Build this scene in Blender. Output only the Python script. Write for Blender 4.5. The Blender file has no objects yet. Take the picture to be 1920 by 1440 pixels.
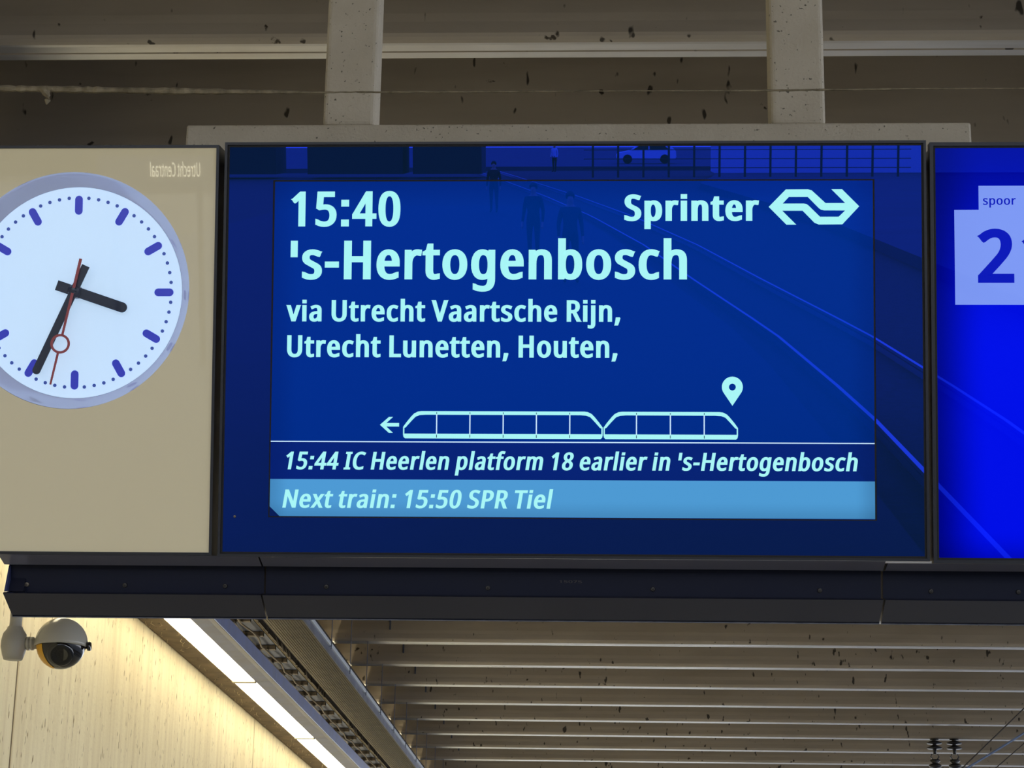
import bpy, bmesh, math, random
from mathutils import Vector, Matrix
from math import sin, cos, pi, radians

C = bpy.context.scene.collection
scene = bpy.context.scene
rnd = random.Random(7)

# ------------------------------------------------------------------ camera
CAM = Vector((0.0, 0.0, 1.6))            # lens 1.6 m above the platform floor (z = 0)
yaw, pitch, roll = 0.05252, 0.29351, 0.01799
Fv = Vector((-sin(yaw)*cos(pitch), cos(yaw)*cos(pitch), sin(pitch)))
R0 = Vector((cos(yaw), sin(yaw), 0)); U0 = R0.cross(Fv)
Rv = R0*cos(roll) + U0*sin(roll); Uv = -R0*sin(roll) + U0*cos(roll)
cd = bpy.data.cameras.new('camera'); cam = bpy.data.objects.new('camera', cd); C.objects.link(cam)
cd.sensor_width = 36; cd.lens = 75.0; cd.clip_end = 600
m = Matrix((Rv, Uv, -Fv)).transposed().to_4x4(); m.translation = CAM; cam.matrix_world = m
scene.camera = cam

# ------------------------------------------------------------------ sky, sun, lights, exposure
w = bpy.data.worlds.new('sky'); scene.world = w; w.use_nodes = True
bg = w.node_tree.nodes['Background']
tc = w.node_tree.nodes.new('ShaderNodeTexCoord'); sp = w.node_tree.nodes.new('ShaderNodeSeparateXYZ')
rp = w.node_tree.nodes.new('ShaderNodeValToRGB')
w.node_tree.links.new(tc.outputs['Generated'], sp.inputs[0]); w.node_tree.links.new(sp.outputs['Z'], rp.inputs[0])
rp.color_ramp.elements[0].position = 0.0; rp.color_ramp.elements[0].color = (0.80, 0.84, 0.92, 1)
rp.color_ramp.elements[1].position = 0.6; rp.color_ramp.elements[1].color = (0.62, 0.72, 0.90, 1)
w.node_tree.links.new(rp.outputs[0], bg.inputs['Color']); bg.inputs['Strength'].default_value = 3.4
scene.view_settings.view_transform = 'Standard'; scene.view_settings.look = 'None'
scene.view_settings.gamma = 1; scene.view_settings.use_curve_mapping = False
scene.view_settings.exposure = 0.0
scene.cycles.max_bounces = 8; scene.cycles.use_denoising = True
scene.cycles.sample_clamp_indirect = 6

# ------------------------------------------------------------------ materials
def node(nt, t, **k):
    n = nt.nodes.new(t)
    for a, b in k.items(): setattr(n, a, b)
    return n
def mat(name, col, rough=0.6, metal=0.0, spec=0.5, emit=None, estr=0.0, coords='Object',
        noise=None, vary=False, spots=None, streak=None, bump=0.0, bump_scale=60, tint=None, fleck=None):
    """noise=(scale, amount, colour2); spots=(scale, threshold, colour); streak=(xyz scale, amount, colour2); fleck=(scale,thr,col)"""
    M = bpy.data.materials.new(name); M.use_nodes = True; nt = M.node_tree
    p = nt.nodes['Principled BSDF']; L = nt.links.new
    p.inputs['Base Color'].default_value = (*col, 1); p.inputs['Roughness'].default_value = rough
    p.inputs['Metallic'].default_value = metal; p.inputs['Specular IOR Level'].default_value = spec
    if tint: p.inputs['Specular Tint'].default_value = (*tint, 1)
    if emit:
        p.inputs['Emission Color'].default_value = (*emit, 1); p.inputs['Emission Strength'].default_value = estr
    c = None
    t = node(nt, 'ShaderNodeTexCoord')
    def mixin(fac, colour):
        nonlocal c
        mx = node(nt, 'ShaderNodeMix', data_type='RGBA')
        if c is None: mx.inputs[6].default_value = (*col, 1)
        else: L(c, mx.inputs[6])
        mx.inputs[7].default_value = (*colour, 1); L(fac, mx.inputs[0]); c = mx.outputs[2]
    def ramp(src, a, b, amt):
        r = node(nt, 'ShaderNodeMapRange'); L(src, r.inputs[0])
        r.inputs[1].default_value = a; r.inputs[2].default_value = b; r.inputs[3].default_value = 0; r.inputs[4].default_value = amt
        return r.outputs[0]
    def nz(scale, vec3=(1, 1, 1), detail=5, off=0):
        mp = node(nt, 'ShaderNodeMapping'); L(t.outputs[coords], mp.inputs[0])
        if vary:
            oi = node(nt, 'ShaderNodeObjectInfo'); ml = node(nt, 'ShaderNodeMath', operation='MULTIPLY'); ml.inputs[1].default_value = 97.0
            L(oi.outputs['Random'], ml.inputs[0]); ad = node(nt, 'ShaderNodeVectorMath', operation='ADD'); L(t.outputs[coords], ad.inputs[0]); L(ml.outputs[0], ad.inputs[1]); L(ad.outputs[0], mp.inputs[0])
        if True: pass
        mp.inputs[3].default_value = vec3
        mp.inputs[1].default_value = (off, off*.7, off*.3)
        n = node(nt, 'ShaderNodeTexNoise'); L(mp.outputs[0], n.inputs[0]); n.inputs['Scale'].default_value = scale
        n.inputs['Detail'].default_value = detail; return n.outputs[0]
    if noise: mixin(ramp(nz(noise[0]), .35, .68, noise[1]), noise[2])
    if streak: mixin(ramp(nz(1.0, streak[0], 6, 3), .42, .72, streak[1]), streak[2])
    if spots: mixin(ramp(nz(spots[0], (1, 1, 1), 6, 9), spots[1], spots[1]+.03, 1.0), spots[2])
    if fleck: mixin(ramp(nz(fleck[0], fleck[3] if len(fleck) > 3 else (1, 1, 1), 2, 5), fleck[1], fleck[1]+.04, .9), fleck[2])
    if c is not None: L(c, p.inputs['Base Color'])
    if bump:
        b = node(nt, 'ShaderNodeBump'); b.inputs['Strength'].default_value = bump; b.inputs['Distance'].default_value = .01
        L(nz(bump_scale, (1, 1, 1), 8), b.inputs['Height']); L(b.outputs[0], p.inputs['Normal'])
    return M

# ------------------------------------------------------------------ mesh helpers
def obj(name, me_or_bm, material=None, parent=None, smooth=False):
    if isinstance(me_or_bm, bmesh.types.BMesh):
        me = bpy.data.meshes.new(name); me_or_bm.to_mesh(me); me_or_bm.free()
    else: me = me_or_bm
    if material and not me.materials: me.materials.append(material)
    if smooth:
        for p in me.polygons: p.use_smooth = True
    o = bpy.data.objects.new(name, me); C.objects.link(o); o.parent = parent
    return o
def empty(name, loc=(0, 0, 0)):
    o = bpy.data.objects.new(name, None); C.objects.link(o); o.location = loc; o.empty_display_size = .05; return o
def tag(o, label=None, cat=None, group=None, kind=None):
    if label: o['label'] = label
    if cat: o['category'] = cat
    if group: o['group'] = group
    if kind: o['kind'] = kind
    return o
def box(bm, x0, x1, y0, y1, z0, z1, bevel=0.0, seg=2):
    r = bmesh.ops.create_cube(bm, size=1.0); vs = r['verts']
    for v in vs: v.co = Vector(((x0+x1)/2+v.co.x*(x1-x0), (y0+y1)/2+v.co.y*(y1-y0), (z0+z1)/2+v.co.z*(z1-z0)))
    if bevel:
        es = list({e for v in vs for e in v.link_edges})
        bmesh.ops.bevel(bm, geom=es, offset=bevel, segments=seg, affect='EDGES', profile=.5)
    return bm
def B(*a, **k): return box(bmesh.new(), *a, **k)
def prism(bm, pts, axis, a, b):
    """closed polygon pts extruded along axis ('x': pts=(y,z); 'z': pts=(x,y))"""
    f = (lambda p, t: (t, p[0], p[1])) if axis == 'x' else ((lambda p, t: (p[0], p[1], t)) if axis == 'z' else (lambda p, t: (p[0], t, p[1])))
    A = [bm.verts.new(f(p, a)) for p in pts]; Bv = [bm.verts.new(f(p, b)) for p in pts]; n = len(pts)
    bm.faces.new(A[::-1]); bm.faces.new(Bv)
    for i in range(n): bm.faces.new((A[i], A[(i+1) % n], Bv[(i+1) % n], Bv[i]))
    bmesh.ops.recalc_face_normals(bm, faces=bm.faces[:]); return bm
def P(*a): return prism(bmesh.new(), *a)
def tube(bm, pts, r, n=8, closed=False, cap=True):
    pts = [Vector(p) for p in pts]; rings = []
    R_ = r if isinstance(r, (list, tuple)) else [r]*len(pts)
    for i, p in enumerate(pts):
        d = (pts[min(i+1, len(pts)-1)] - pts[max(i-1, 0)]).normalized()
        a = d.cross(Vector((0, 0, 1)));
        if a.length < .05: a = d.cross(Vector((1, 0, 0)))
        a.normalize(); b = a.cross(d)
        rings.append([bm.verts.new(p + (a*cos(t*2*pi/n)+b*sin(t*2*pi/n))*R_[i]) for t in range(n)])
    for i in range(len(rings)-1):
        for t in range(n): bm.faces.new((rings[i][t], rings[i][(t+1) % n], rings[i+1][(t+1) % n], rings[i+1][t]))
    if cap: bm.faces.new(rings[0][::-1]); bm.faces.new(rings[-1])
    return bm
def T(*a, **k): return tube(bmesh.new(), *a, **k)
def lathe(bm, prof, n=48, M=None, cap=False):
    """prof = [(r, z)] revolved round z"""
    rings = []
    for r, z in prof:
        rings.append([bm.verts.new((r*cos(t*2*pi/n), r*sin(t*2*pi/n), z)) for t in range(n)] if r > 1e-6 else [bm.verts.new((0, 0, z))])
    for a, b in zip(rings, rings[1:]):
        for t in range(n):
            q = [a[t % len(a)], a[(t+1) % len(a)], b[(t+1) % len(b)], b[t % len(b)]]
            u = []
            for v in q:
                if v not in u: u.append(v)
            if len(u) > 2: bm.faces.new(u)
    bmesh.ops.recalc_face_normals(bm, faces=bm.faces[:])
    if M: bm.transform(M)
    return bm
def fill(bm, loops, z, thick=0.0):
    """flat faces at z from outlines with holes, optionally given thickness"""
    es = []
    for lp in loops:
        vs = [bm.verts.new((x, y, z)) for x, y in lp]
        for i in range(len(vs)): es.append(bm.edges.new((vs[i], vs[(i+1) % len(vs)])))
    r = bmesh.ops.triangle_fill(bm, edges=es, use_beauty=True, use_dissolve=False)
    fs = [g for g in r['geom'] if isinstance(g, bmesh.types.BMFace)]
    for f in fs:
        f.normal_update()
        if f.normal.z < 0: f.normal_flip()
    if thick:
        ex = bmesh.ops.extrude_face_region(bm, geom=fs)
        bmesh.ops.translate(bm, verts=[g for g in ex['geom'] if isinstance(g, bmesh.types.BMVert)], vec=(0, 0, thick))
        bmesh.ops.recalc_face_normals(bm, faces=bm.faces[:])
    return bm
def capsule(x0, y0, x1, y1, w, n=10, flat0=False):
    """outline of a bar with a round far end (and a round or flat near end)"""
    a = math.atan2(x0-x1, y1-y0)+0*pi; r = w/2
    arc = lambda x, y, s: [(x+r*cos(a+s+pi*i/n), y+r*sin(a+s+pi*i/n)) for i in range(n+1)]
    near = [(x0-r*cos(a), y0-r*sin(a)), (x0+r*cos(a), y0+r*sin(a))] if flat0 else arc(x0, y0, pi)
    return near + arc(x1, y1, 0)
def circ(x, y, r, n=48): return [(x+r*cos(2*pi*i/n), y+r*sin(2*pi*i/n)) for i in range(n)]
def dup(o, parent=None, loc=None):
    c = o.copy(); C.objects.link(c); c.parent = parent
    if loc is not None: c.location = loc
    return c
def dup_tree(root, loc, **props):
    r = dup(root, None, loc)
    for k, v in props.items(): r[k] = v
    for ch in list(root.children):
        c = dup(ch, r)
        for g in list(ch.children): dup(g, c)
    return r

# ------------------------------------------------------------------ lettering (outlines in 1/1000 em; each entry = advance, contours)
GLYPH = {"'":[180,[[120,346],[60,346],[60,573],[120,573]]],",":[215,[[154,84],[136,23],[111,-42],[85,-103],[33,-103],[49,-38],[63,31],[73,93],[148,93]]],"-":[258,[[32,184],[32,246],[226,246],[226,184]]],"0":[458,[[419,287],[418,242],[415,201],[409,163],[401,128],[390,97],[376,70],[359,47],[339,27],[316,12],[290,1],[261,-6],[229,-8],[188,-4],[153,8],[122,27],[97,54],[76,88],[60,129],[48,176],[42,229],[39,287],[41,346],[48,399],[58,446],[73,486],[93,520],[119,547],[149,566],[186,578],[229,581],[269,578],[304,566],[335,547],[361,520],[382,486],[399,446],[410,399],[417,346]],[[110,287],[111,238],[115,194],[121,156],[131,125],[143,98],[159,78],[178,64],[202,55],[229,52],[256,55],[279,64],[298,78],[314,98],[326,124],[336,156],[343,194],[347,238],[348,287],[347,336],[343,380],[336,417],[326,449],[314,475],[298,495],[279,510],[256,518],[229,521],[202,518],[178,510],[159,495],[143,475],[131,449],[121,417],[115,380],[111,336]]],"1":[458,[[285,0],[216,0],[216,400],[216,439],[217,470],[219,499],[196,477],[169,455],[108,405],[71,452],[226,573],[285,573]]],"2":[458,[[417,0],[38,0],[38,59],[188,210],[261,287],[280,309],[295,331],[306,353],[315,376],[320,399],[322,424],[318,453],[309,477],[294,496],[273,510],[249,518],[221,520],[194,519],[169,514],[147,506],[126,495],[104,482],[83,466],[45,513],[94,548],[113,557],[132,565],[153,572],[174,577],[197,580],[221,581],[255,579],[285,572],[313,562],[336,548],[356,531],[372,510],[384,485],[391,458],[394,428],[392,399],[386,371],[375,344],[361,318],[344,292],[324,267],[247,185],[128,67],[128,64],[417,64]]],"4":[458,[[443,130],[359,130],[359,0],[291,0],[291,130],[17,130],[17,190],[286,576],[359,576],[359,193],[443,193]],[[291,492],[86,193],[291,193]]],"5":[458,[[221,351],[258,349],[292,342],[322,331],[349,316],[371,297],[389,274],[402,247],[410,217],[413,183],[410,145],[402,111],[387,81],[368,54],[343,32],[314,15],[280,2],[242,-5],[199,-8],[170,-7],[142,-4],[116,0],[91,6],[70,14],[51,23],[51,90],[71,79],[95,70],[121,62],[148,57],[174,53],[200,52],[227,54],[252,58],[274,65],[293,76],[310,89],[323,106],[333,126],[339,149],[341,176],[337,210],[325,239],[306,262],[279,279],[243,289],[197,292],[146,288],[99,280],[64,302],[86,573],[373,573],[373,508],[146,508],[132,342],[169,348]]],"7":[458,[[109,0],[344,508],[35,508],[35,573],[419,573],[419,518],[187,0]]],"8":[458,[[229,581],[261,579],[291,574],[318,565],[341,553],[362,538],[378,519],[390,497],[398,472],[400,443],[399,421],[394,401],[385,383],[374,367],[361,352],[346,338],[329,325],[310,314],[291,303],[314,291],[335,279],[355,265],[373,250],[389,234],[401,216],[411,196],[417,173],[419,148],[416,118],[408,90],[395,65],[378,44],[356,26],[330,11],[300,1],[267,-6],[231,-8],[192,-6],[157,0],[126,10],[100,24],[78,42],[61,63],[49,87],[42,115],[39,146],[41,171],[47,194],[56,214],[68,232],[82,249],[99,264],[118,277],[138,289],[158,299],[140,310],[123,322],[107,336],[93,350],[81,366],[71,383],[64,401],[59,422],[58,444],[60,472],[68,497],[80,518],[97,537],[117,552],[141,565],[168,573],[197,579]],[[108,145],[112,119],[121,96],[138,76],[161,60],[192,51],[229,48],[265,51],[295,60],[319,76],[336,96],[346,120],[350,148],[348,166],[343,182],[335,197],[324,211],[310,223],[293,235],[274,246],[253,256],[229,265],[217,270],[194,260],[174,249],[157,237],[142,225],[130,212],[121,197],[114,182],[110,164]],[[228,524],[200,521],[176,514],[155,502],[139,486],[130,466],[127,441],[128,422],[133,406],[141,391],[151,379],[164,367],[179,357],[232,330],[282,357],[296,367],[307,379],[317,392],[325,406],[329,423],[330,441],[327,466],[318,486],[302,502],[282,514],[257,521]]],":":[215,[[151,-1],[64,-1],[64,87],[151,87]],[[151,343],[64,343],[64,430],[151,430]]],"C":[507,[[323,517],[294,516],[266,510],[241,502],[217,490],[196,474],[178,456],[162,434],[149,410],[139,383],[131,353],[127,321],[125,286],[128,241],[135,200],[147,164],[164,132],[186,105],[213,83],[244,68],[281,58],[322,55],[347,56],[371,58],[394,62],[460,78],[460,15],[438,8],[416,2],[393,-2],[369,-6],[342,-7],[312,-8],[257,-4],[208,8],[166,28],[130,56],[101,90],[78,131],[62,178],[52,230],[49,287],[51,329],[57,369],[67,406],[81,440],[99,471],[120,499],[145,523],[174,543],[206,559],[242,571],[281,578],[324,581],[353,580],[381,577],[409,572],[435,565],[460,557],[482,547],[453,486],[394,508],[372,513],[348,516]]],"H":[594,[[516,0],[443,0],[443,267],[150,267],[150,0],[78,0],[78,573],[150,573],[150,330],[443,330],[443,573],[516,573]]],"I":[272,[[239,0],[32,0],[32,42],[99,57],[99,515],[32,531],[32,573],[239,573],[239,531],[172,515],[172,57],[239,42]]],"L":[420,[[78,0],[78,573],[150,573],[150,64],[400,64],[400,0]]],"N":[609,[[532,0],[447,0],[141,476],[138,476],[141,432],[143,378],[144,320],[144,0],[78,0],[78,573],[161,573],[467,99],[470,99],[468,137],[466,193],[464,249],[464,573],[532,573]]],"P":[485,[[229,573],[297,568],[352,553],[393,528],[411,509],[426,487],[436,463],[442,435],[444,404],[443,381],[439,358],[433,336],[423,316],[411,296],[395,278],[375,262],[351,249],[324,238],[292,230],[256,225],[216,223],[150,223],[150,0],[78,0],[78,573]],[[223,511],[150,511],[150,285],[208,285],[242,286],[272,290],[298,296],[320,306],[338,318],[352,334],[362,352],[368,375],[370,401],[366,435],[354,462],[334,484],[306,499],[269,508]]],"R":[499,[[236,573],[281,571],[320,565],[353,555],[381,540],[404,522],[422,500],[434,474],[442,444],[444,410],[442,381],[437,356],[427,334],[415,315],[401,298],[385,285],[367,274],[349,264],[330,257],[487,0],[403,0],[264,237],[150,237],[150,0],[78,0],[78,573]],[[232,510],[150,510],[150,298],[236,298],[278,301],[312,310],[338,325],[355,347],[366,374],[370,407],[368,430],[363,450],[355,467],[343,480],[328,491],[310,500],[287,505],[261,509]]],"S":[440,[[403,153],[400,121],[392,92],[378,66],[359,44],[335,26],[307,11],[274,1],[238,-6],[198,-8],[137,-5],[83,4],[41,19],[41,88],[62,80],[86,72],[113,65],[142,59],[171,56],[201,55],[228,56],[252,60],[273,66],[290,74],[305,85],[316,98],[324,113],[329,129],[330,147],[329,164],[325,180],[318,194],[308,207],[295,218],[277,230],[255,241],[228,252],[196,265],[131,294],[114,305],[98,317],[85,330],[74,344],[65,359],[57,375],[52,393],[49,413],[48,435],[51,464],[58,490],[71,513],[89,533],[110,550],[136,563],[165,573],[197,579],[231,581],[262,580],[290,577],[318,572],[343,565],[367,558],[389,549],[366,487],[302,508],[278,513],[254,516],[229,517],[207,516],[187,513],[169,507],[155,499],[142,489],[133,478],[126,464],[122,450],[121,434],[122,416],[126,400],[133,386],[143,373],[156,362],[172,351],[193,341],[217,330],[246,318],[278,306],[307,293],[332,279],[353,264],[371,247],[385,228],[395,206],[401,181]]],"T":[446,[[259,0],[187,0],[187,509],[8,509],[8,573],[437,573],[437,509],[259,509]]],"U":[586,[[513,202],[511,164],[503,128],[489,95],[470,65],[446,40],[416,20],[380,4],[338,-5],[290,-8],[250,-6],[213,1],[181,13],[152,29],[128,50],[108,75],[92,103],[81,133],[74,167],[72,204],[72,573],[144,573],[144,201],[148,158],[161,122],[182,93],[211,72],[248,59],[294,55],[327,57],[355,63],[379,73],[399,88],[415,105],[427,126],[435,149],[440,174],[442,202],[442,573],[513,573]]],"V":[481,[[481,573],[277,0],[204,0],[0,573],[75,573],[204,205],[220,160],[231,119],[241,80],[250,119],[262,161],[277,207],[405,573]]],"a":[450,[[231,437],[279,433],[318,422],[347,403],[368,375],[381,338],[385,293],[385,0],[334,0],[320,61],[317,61],[304,46],[292,33],[279,22],[265,13],[250,5],[234,-1],[216,-5],[195,-7],[172,-8],[148,-7],[124,-2],[103,6],[84,16],[68,30],[55,48],[45,68],[39,92],[37,119],[43,159],[59,192],[87,219],[127,238],[179,251],[243,257],[316,259],[316,285],[313,317],[306,342],[293,359],[275,371],[253,378],[227,380],[205,379],[183,376],[163,370],[106,347],[84,400],[104,410],[126,419],[151,426],[177,432],[204,436]],[[252,208],[204,203],[167,195],[141,182],[124,165],[113,144],[110,119],[112,97],[120,79],[132,66],[148,56],[167,51],[188,49],[223,52],[253,62],[279,79],[299,103],[311,134],[315,172],[315,210]]],"b":[493,[[139,461],[138,410],[135,373],[139,373],[153,390],[169,405],[189,419],[213,429],[240,435],[272,437],[303,435],[331,428],[357,417],[380,401],[401,381],[418,357],[432,328],[441,295],[447,257],[449,215],[447,168],[439,127],[427,91],[410,61],[390,36],[365,17],[337,3],[306,-5],[272,-8],[240,-6],[213,0],[189,10],[169,24],[153,38],[139,55],[133,55],[119,0],[68,0],[68,609],[139,609]],[[260,379],[231,377],[207,371],[188,361],[172,348],[159,330],[150,308],[144,282],[140,252],[139,217],[139,214],[142,165],[150,125],[165,93],[187,69],[219,55],[261,51],[297,55],[325,69],[348,93],[363,126],[373,166],[376,216],[373,265],[363,306],[348,338],[325,360],[296,374]]],"c":[385,[[241,-8],[204,-5],[170,2],[139,15],[112,34],[88,58],[69,87],[55,123],[47,165],[44,213],[47,262],[56,305],[71,342],[90,372],[114,396],[142,415],[174,428],[208,435],[245,438],[267,437],[288,435],[309,431],[328,426],[344,421],[358,415],[337,356],[292,370],[244,376],[217,374],[193,368],[172,358],[155,343],[141,325],[131,303],[123,277],[119,247],[117,213],[119,181],[123,152],[131,126],[141,104],[155,86],[172,71],[191,61],[214,55],[240,53],[262,54],[283,56],[302,60],[351,78],[351,15],[336,8],[320,3],[304,-2],[285,-5],[264,-7]]],"e":[452,[[234,438],[269,435],[301,427],[329,414],[354,396],[374,373],[390,346],[402,315],[409,281],[411,244],[411,201],[117,201],[122,157],[134,119],[154,90],[181,69],[215,56],[254,52],[280,53],[305,56],[327,60],[392,82],[392,20],[370,11],[349,4],[327,-1],[304,-5],[279,-7],[251,-8],[212,-5],[176,3],[143,17],[114,36],[90,61],[70,91],[56,126],[47,167],[44,212],[47,257],[55,297],[68,333],[86,364],[108,390],[134,411],[164,426],[198,435]],[[233,380],[202,377],[175,366],[154,348],[137,323],[125,293],[119,257],[338,257],[336,281],[333,302],[326,322],[318,338],[306,353],[292,364],[276,373],[256,378]]],"f":[276,[[266,375],[158,375],[158,0],[87,0],[87,375],[12,375],[12,408],[87,432],[87,457],[89,492],[95,522],[104,547],[116,568],[132,585],[152,597],[174,606],[199,612],[227,613],[274,609],[310,599],[292,544],[262,552],[228,556],[206,553],[189,545],[175,532],[166,513],[160,489],[158,458],[158,430],[266,430]]],"g":[493,[[221,438],[248,436],[273,431],[297,422],[319,409],[338,393],[355,373],[359,373],[369,430],[425,430],[425,-7],[423,-46],[416,-80],[404,-109],[388,-135],[367,-155],[341,-172],[310,-183],[274,-190],[233,-192],[202,-192],[174,-189],[147,-186],[122,-180],[99,-174],[78,-165],[78,-100],[99,-110],[123,-118],[149,-125],[177,-130],[206,-133],[237,-134],[271,-130],[300,-119],[324,-101],[341,-77],[352,-48],[355,-13],[355,4],[356,32],[358,57],[354,57],[338,37],[320,21],[299,8],[275,-1],[250,-6],[221,-8],[189,-6],[160,1],[134,13],[111,29],[91,51],[65,95],[49,149],[44,214],[49,278],[65,332],[91,377],[111,399],[134,416],[160,428],[189,435]],[[230,379],[207,376],[187,370],[169,359],[153,344],[140,326],[130,303],[123,277],[119,247],[117,213],[120,165],[130,124],[146,92],[169,68],[197,54],[232,50],[253,51],[271,53],[288,58],[303,65],[315,74],[326,85],[336,98],[343,113],[349,131],[353,151],[355,173],[356,197],[356,214],[355,251],[350,282],[343,309],[332,331],[319,348],[302,362],[281,371],[257,377]]],"h":[495,[[139,431],[138,399],[135,370],[140,370],[149,385],[161,397],[174,407],[188,416],[204,424],[221,429],[238,434],[255,436],[273,437],[306,435],[335,430],[360,421],[382,408],[399,391],[413,370],[423,344],[429,314],[431,280],[431,0],[361,0],[361,275],[358,307],[351,333],[338,353],[319,367],[295,376],[265,379],[235,377],[210,370],[189,360],[173,347],[160,329],[150,308],[144,283],[140,254],[139,222],[139,0],[68,0],[68,609],[139,609]]],"i":[207,[[139,430],[139,0],[68,0],[68,430]],[[140,510],[68,510],[68,582],[140,582]]],"j":[207,[[18,-192],[-18,-190],[-44,-183],[-44,-126],[-19,-132],[9,-134],[25,-132],[39,-128],[51,-120],[61,-108],[66,-90],[68,-67],[68,430],[139,430],[139,-64],[137,-90],[133,-113],[126,-133],[116,-151],[103,-166],[87,-177],[67,-186],[44,-191]],[[140,510],[68,510],[68,582],[140,582]]],"l":[207,[[139,0],[68,0],[68,609],[139,609]]],"m":[750,[[540,438],[584,434],[621,421],[649,401],[669,371],[681,330],[685,280],[685,0],[615,0],[615,277],[613,308],[606,333],[594,353],[577,367],[555,376],[528,379],[490,374],[460,362],[438,342],[423,315],[414,280],[411,237],[411,0],[342,0],[342,277],[341,298],[337,317],[332,333],[325,347],[315,359],[303,367],[289,374],[272,377],[253,379],[227,377],[204,370],[185,360],[170,347],[158,329],[150,308],[144,283],[140,255],[139,223],[139,0],[68,0],[68,430],[125,430],[136,371],[140,371],[149,385],[160,398],[173,409],[186,418],[201,425],[217,431],[233,435],[249,437],[266,438],[298,436],[325,430],[349,420],[369,406],[386,388],[398,366],[402,366],[418,388],[438,406],[461,420],[486,430],[512,436]]],"n":[495,[[275,438],[322,434],[361,421],[391,401],[413,371],[426,330],[431,280],[431,0],[361,0],[361,275],[358,307],[351,333],[338,353],[319,367],[295,376],[265,379],[222,374],[189,361],[166,338],[151,308],[142,269],[139,223],[139,0],[68,0],[68,430],[125,430],[136,371],[140,371],[150,385],[162,398],[175,409],[190,418],[206,425],[222,431],[239,435],[257,437]]],"o":[485,[[442,216],[440,181],[436,150],[428,121],[417,95],[404,71],[388,51],[369,33],[348,18],[324,7],[299,-1],[271,-6],[241,-8],[214,-6],[188,-1],[163,7],[140,18],[119,33],[100,51],[84,71],[70,95],[59,121],[51,150],[46,181],[44,216],[47,261],[55,301],[68,336],[87,367],[110,392],[137,412],[169,426],[204,435],[244,438],[281,435],[316,426],[347,412],[374,392],[398,367],[417,336],[431,301],[439,261]],[[117,216],[119,184],[123,154],[130,128],[141,105],[155,86],[172,71],[192,59],[216,53],[243,51],[270,53],[294,59],[314,71],[331,86],[345,105],[356,128],[363,154],[367,184],[369,216],[367,248],[363,277],[355,303],[345,325],[331,344],[314,359],[294,370],[270,376],[242,379],[202,374],[171,359],[147,335],[130,303],[120,263]]],"p":[493,[[273,438],[303,436],[331,429],[357,418],[380,402],[401,383],[418,358],[432,329],[441,296],[447,258],[449,216],[447,170],[439,129],[427,93],[410,62],[390,37],[365,17],[337,3],[306,-5],[272,-8],[251,-7],[231,-4],[213,1],[197,7],[182,15],[170,24],[139,55],[134,55],[137,20],[139,-16],[139,-192],[68,-192],[68,430],[126,430],[136,371],[139,371],[148,383],[158,394],[170,405],[182,414],[197,422],[213,429],[231,434],[251,437]],[[260,379],[233,377],[210,371],[190,362],[174,349],[161,333],[152,313],[145,289],[141,261],[139,229],[139,216],[140,182],[144,152],[150,126],[159,103],[172,85],[188,70],[208,59],[233,53],[261,51],[286,53],[308,60],[326,72],[341,88],[354,108],[364,131],[371,157],[375,186],[376,217],[373,262],[363,302],[348,334],[325,359],[296,374]]],"r":[331,[[269,438],[295,437],[319,433],[310,368],[287,372],[264,374],[248,373],[232,369],[217,363],[202,355],[189,346],[176,334],[166,321],[156,305],[149,289],[143,270],[140,251],[139,229],[139,0],[68,0],[68,430],[126,430],[134,351],[137,351],[147,367],[158,381],[170,395],[183,407],[198,418],[214,426],[231,433],[249,437]]],"s":[384,[[348,119],[346,92],[339,69],[327,49],[311,32],[292,18],[268,6],[241,-2],[210,-6],[176,-8],[148,-7],[122,-5],[99,-1],[78,5],[59,11],[42,19],[42,83],[104,60],[128,54],[153,50],[178,49],[211,51],[236,57],[256,66],[269,79],[277,94],[280,112],[279,123],[276,132],[271,141],[264,150],[253,158],[239,167],[174,196],[103,228],[84,239],[69,252],[57,266],[48,283],[43,302],[41,324],[46,358],[61,386],[85,408],[118,425],[157,435],[202,438],[228,437],[252,434],[275,430],[298,424],[319,417],[339,409],[315,353],[258,372],[238,377],[218,379],[197,380],[171,379],[149,374],[131,366],[118,356],[111,343],[108,328],[109,317],[113,307],[119,298],[127,290],[139,282],[154,274],[219,246],[289,215],[306,203],[321,191],[333,176],[341,159],[346,140]]],"t":[289,[[212,50],[245,53],[272,59],[272,5],[240,-4],[200,-8],[178,-7],[157,-3],[138,4],[120,13],[104,27],[91,44],[82,66],[76,93],[74,125],[74,375],[13,375],[13,409],[75,437],[103,528],[144,528],[144,430],[269,430],[269,375],[144,375],[144,127],[146,103],[153,83],[163,69],[177,58],[193,52]]],"u":[495,[[427,430],[427,0],[370,0],[359,57],[356,57],[346,43],[334,31],[321,20],[306,11],[290,4],[273,-1],[256,-5],[238,-7],[220,-8],[187,-6],[159,-1],[134,8],[112,21],[95,38],[81,59],[71,85],[65,114],[63,148],[63,430],[135,430],[135,153],[137,122],[145,96],[158,76],[176,62],[200,53],[230,51],[260,53],[285,59],[306,69],[323,82],[336,100],[345,121],[352,146],[356,175],[357,206],[357,430]]],"v":[407,[[163,0],[0,430],[75,430],[167,176],[180,137],[193,96],[201,63],[204,63],[214,96],[227,138],[241,176],[332,430],[407,430],[244,0]]],"x":[424,[[170,220],[22,430],[102,430],[213,268],[322,430],[402,430],[253,220],[410,0],[330,0],[213,172],[94,0],[14,0]]]," ":[209]}
CAP = 573.0
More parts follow.
